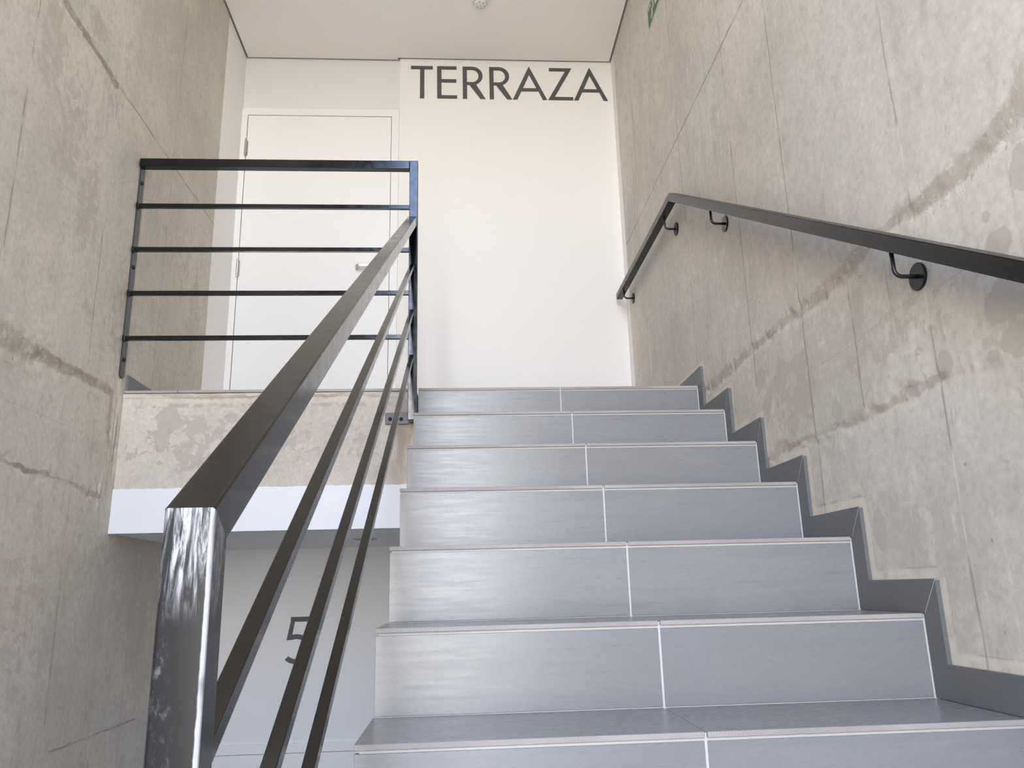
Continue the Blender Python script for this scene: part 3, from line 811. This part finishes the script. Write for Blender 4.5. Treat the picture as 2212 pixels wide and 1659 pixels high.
np_ = bm_obj('post', long_bevel(split_tube(a_, mit, c_, 0)), M['painted_glint'], rail)
tag(np_, 'lower post with one edge rubbed bare and painted-in highlight strokes at the top')
bm_obj('handrail', long_bevel(split_tube(a_, mit, c_, 1), 0.0022), M['paint'], rail)
box_obj('base_plate', (pxc - 0.045, pxc + 0.045, yc - 0.045, yc + 0.045, -0.5245, -0.5185), M['paint'], rail, bevel=0.001)
Z_RT = 2.0360                                 # top of the landing rail
box_obj('post', (PX0 + 0.004, PX1 + 0.004, FY0, FY1, 0.8975, Z_RT), M['paint'], rail, bevel=0.0022)
box_obj('top_rail', (XL + 0.0065, PX0 + 0.004, FY0 + 0.0004, FY1, Z_RT - 0.036, Z_RT - 0.0004), M['paint'], rail, bevel=0.0022)
BW = 0.0170
for zt in (1.8330, 1.6370, 1.4455, 1.2545):
    yb = (FY0 + FY1) / 2 - 0.006
    b = box_obj('bar', (XL + 0.0065, PX0 + 0.005, yb, yb + BW, zt - BW, zt), M['paint'], rail, bevel=0.0012)
    box_obj('bar_end_cap', (XL + 0.0060, XL + 0.0150, yb - 0.003, yb + BW + 0.002, zt - BW - 0.003, zt + 0.003), M['paint'], b, bevel=0.001)
# sloped bars
bx = -0.0285 + BW / 2
for z164, SB in ((1.556, 0.590), (1.356, 0.588), (1.163, 0.578)):
    ct = BW / 2 * math.sqrt(1 + SB * SB)
    y0 = yc + hw - 0.006
    f = lambda y: z164 - ct + SB * (y - 1.64)
    bm = square_tube_path([(bx, y0, f(y0)), (bx, FY0 + 0.004, f(FY0 + 0.004))], BW / 2, BW / 2)
    bm_obj('bar', long_bevel(bm, 0.0012, 2), M['paint'], rail)
# wall plate on the left wall with dome bolts
bm = bmesh.new()
py0, py1 = 1.6690, 1.7090
zb_ = 1.0880
poly = [(py0, 2.0345), (py1, 2.0345), (py1, zb_ + 0.02)] + arc((py0 + py1) / 2, zb_ + 0.02, (py1 - py0) / 2, 0.02, 0, -180, 12)[1:-1] + [(py0, zb_ + 0.02)]
prism(bm, poly, 0, XL + 0.0004, XL + 0.0062)
plate = bm_obj('wall_plate', bm, M['plate'], rail)


def dome_bolt(c, axis, r, parent):
    bm = bmesh.new()
    lathe(bm, [(0, 0), (r * 1.25, 0), (r * 1.25, r * 0.25), (r, r * 0.3), (r * 0.95, r * 0.7), (r * 0.6, r * 1.05), (0, r * 1.15)], c, axis, 16)
    return bm_obj('bolt', bm, M['bolt'], parent, smooth=True)


for z in (1.942, 1.560, 1.165): dome_bolt((XL + 0.0062, (py0 + py1) / 2, z), (1, 0, 0), 0.0075, plate)
# fixing lug of the upper post on the slab edge
lug = box_obj('fixing_lug', (-0.128, PX0 + 0.005, 1.7195, 1.7265, 0.897, 0.944), M['paint_wall'], rail, bevel=0.0012)
box_obj('post_spacer', (PX0 + 0.010, PX1 - 0.004, FY1 - 0.001, 1.7255, 0.900, 0.941), M['paint'], rail)
for x in (-0.1085, -0.0645): dome_bolt((x, 1.7195, 0.9175), (0, -1, 0), 0.0060, lug)

# ------------------------------------------------------------------ handrail on the right wall
wh = empty('wall_handrail', 'black square steel handrail on brackets along the right concrete wall', 'handrail')
HX = 1.1200; HH = 0.018
ZH = 1.9055                                  # centre height of the level part
SR = 0.6005
YBEND = 1.708
ys_ = -1.25
bm = square_tube_path([(HX, ys_, ZH - SR * (YBEND - ys_)), (HX, YBEND, ZH), (HX, 2.932, ZH)], HH, HH)
es = sorted(bm.edges, key=lambda e: -e.calc_length())[:8]
bmesh.ops.bevel(bm, geom=es, offset=0.002, segments=2, affect='EDGES')
bm_obj('rail', bm, M['paint_wall'], wh)


def bracket(y, z, zr):
    b = bpy.data.objects.new('bracket', None); COL.objects.link(b); b.parent = wh
    bm = bmesh.new(); lathe(bm, [(0, 0), (0.0300, 0), (0.0305, 0.001), (0.0305, 0.005), (0.0290, 0.0062), (0, 0.0062)], (XR - 0.0004, y, z), (-1, 0, 0), 40)
    bm_obj('wall_disc', bm, M['paint_wall'], b)
    r = 0.017
    pts = [(XR - 0.004, y, z), (XR - 0.02, y, z)] + [(HX + r - r * math.sin(t), y, z + r - r * math.cos(t)) for t in [math.pi / 2 * i / 8 for i in range(9)]] + [(HX, y, zr + 0.006)]
    bm_obj('bracket_arm', round_tube(pts, 0.0048), M['bolt'], b, smooth=True)


bot = lambda y: (ZH - HH) if y > YBEND else ZH - SR * (YBEND - y) - HH * math.sqrt(1 + SR * SR)
for y, z in ((0.1325, 0.8790), (1.2450, 1.5505), (1.8630, 1.8270), (2.8010, 1.8455), (-0.98, 0.205)):
    bracket(y, z, bot(y))

# ------------------------------------------------------------------ exit sign, ceiling lamp, downlight
ex = empty('exit_sign', 'small green exit sign with white running figure on the right concrete wall', 'sign')
sy0, sy1, sz0, sz1 = 1.775, 2.045, 3.0350, 3.1700
box_obj('sign_panel', (XR - 0.0040, XR - 0.0002, sy0, sy1, sz0, sz1), M['signwhite'], ex)
box_obj('green_field', (XR - 0.0046, XR - 0.0039, sy0 + 0.006, sy1 - 0.006, sz0 + 0.006, sz1 - 0.006), M['green'], ex)


def sign_poly(name, polys):
    bm = bmesh.new()
    for p in polys: prism(bm, [(sy1 - a, sz0 + b) for a, b in p], 0, XR - 0.0051, XR - 0.0045)
    return bm_obj(name, bm, M['signwhite'], ex)


def strip(pts, w):
    out = []
    for (a0, b0), (a1, b1) in zip(pts[:-1], pts[1:]):
        dx, dy = a1 - a0, b1 - b0; L = math.hypot(dx, dy); nx, ny = -dy / L * w, dx / L * w
        out.append([(a0 + nx, b0 + ny), (a1 + nx, b1 + ny), (a1 - nx, b1 - ny), (a0 - nx, b0 - ny)])
    return out


# the figure runs away from the far end, arrow follows; a line of small white print above
man = [arc(0.112, 0.086, .0085, .0085, 0, 342, 14)] + strip([(0.100, 0.078), (0.086, 0.050)], .008) + strip([(0.086, 0.052), (0.096, 0.034), (0.078, 0.018)], .005) \
    + strip([(0.086, 0.052), (0.070, 0.040), (0.052, 0.036)], .005) + strip([(0.100, 0.076), (0.116, 0.064), (0.124, 0.072)], .0035) + strip([(0.100, 0.076), (0.082, 0.074), (0.076, 0.062)], .0035)
sign_poly('running_figure', man)
sign_poly('arrow', [[(0.150, 0.040), (0.150, 0.062), (0.200, 0.062), (0.200, 0.078), (0.235, 0.051), (0.200, 0.024), (0.200, 0.040)]])


def print_line(word, a0, b0, w, h, s):
    """block capitals as strokes"""
    G = {'S': [[(1, 1), (0, 1), (0, .5), (1, .5), (1, 0), (0, 0)]], 'A': [[(0, 0), (.5, 1), (1, 0)], [(.2, .4), (.8, .4)]], 'L': [[(0, 1), (0, 0), (1, 0)]],
         'I': [[(.5, 1), (.5, 0)]], 'D': [[(0, 0), (0, 1), (.7, 1), (1, .7), (1, .3), (.7, 0), (0, 0)]]}
    out = []
    for i, ch in enumerate(word):
        for st in G[ch]: out += strip([(a0 + i * w * 1.35 + x * w, b0 + y * h) for x, y in st], s)
    return out


sign_poly('sign_print', print_line('SALIDA', 0.018, 0.103, 0.016, 0.018, .0022))

lamp = empty('ceiling_lamp', 'round white ceiling fitting with dotted lens above the landing', 'lamp')
lc = (0.309, 2.463)
bm = bmesh.new(); lathe(bm, [(0.0, 0.0), (0.049, 0.0), (0.049, 0.012), (0.046, 0.016), (0.0400, 0.016), (0.0400, 0.010), (0, 0.010)], (*lc, Z_CEIL), (0, 0, -1), 40)
bm_obj('lamp_ring', bm, M['plastic'], lamp)
bm = bmesh.new(); lathe(bm, [(0.0375, 0.010), (0.0375, 0.020), (0.033, 0.0255), (0.02, 0.0285), (0, 0.0295)], (*lc, Z_CEIL), (0, 0, -1), 36)
bm_obj('lamp_lens', bm, M['plastic'], lamp, smooth=True)
for k in range(7):
    a = k * 2 * math.pi / 6 + 0.3; r = 0.0235 if k < 6 else 0.0
    bm = bmesh.new(); lathe(bm, [(0.0042, -0.003), (0.0042, 0.0012), (0, 0.0016)], (lc[0] + r * math.cos(a), lc[1] + r * math.sin(a), Z_CEIL - (0.0275 if k < 6 else 0.029)), (0, 0, -1), 14)
    bm_obj('lens_dot', bm, M['dimple'], lamp)

dl = empty('recessed_downlight', 'recessed round downlight in the white soffit below the landing', 'lamp')
dc = (-0.272, 2.325)
bm = bmesh.new(); lathe(bm, [(0.044, 0.0), (0.056, 0.0), (0.056, 0.003), (0.044, 0.004), (0.044, 0.0)], (*dc, FZ0), (0, 0, -1), 40)
bm_obj('trim_ring', bm, M['steel'], dl)
bm = bmesh.new(); lathe(bm, [(0.044, 0.001), (0, 0.001)], (*dc, FZ0), (0, 0, -1), 30)
bm_obj('lamp_lens', bm, M['dimple'], dl)
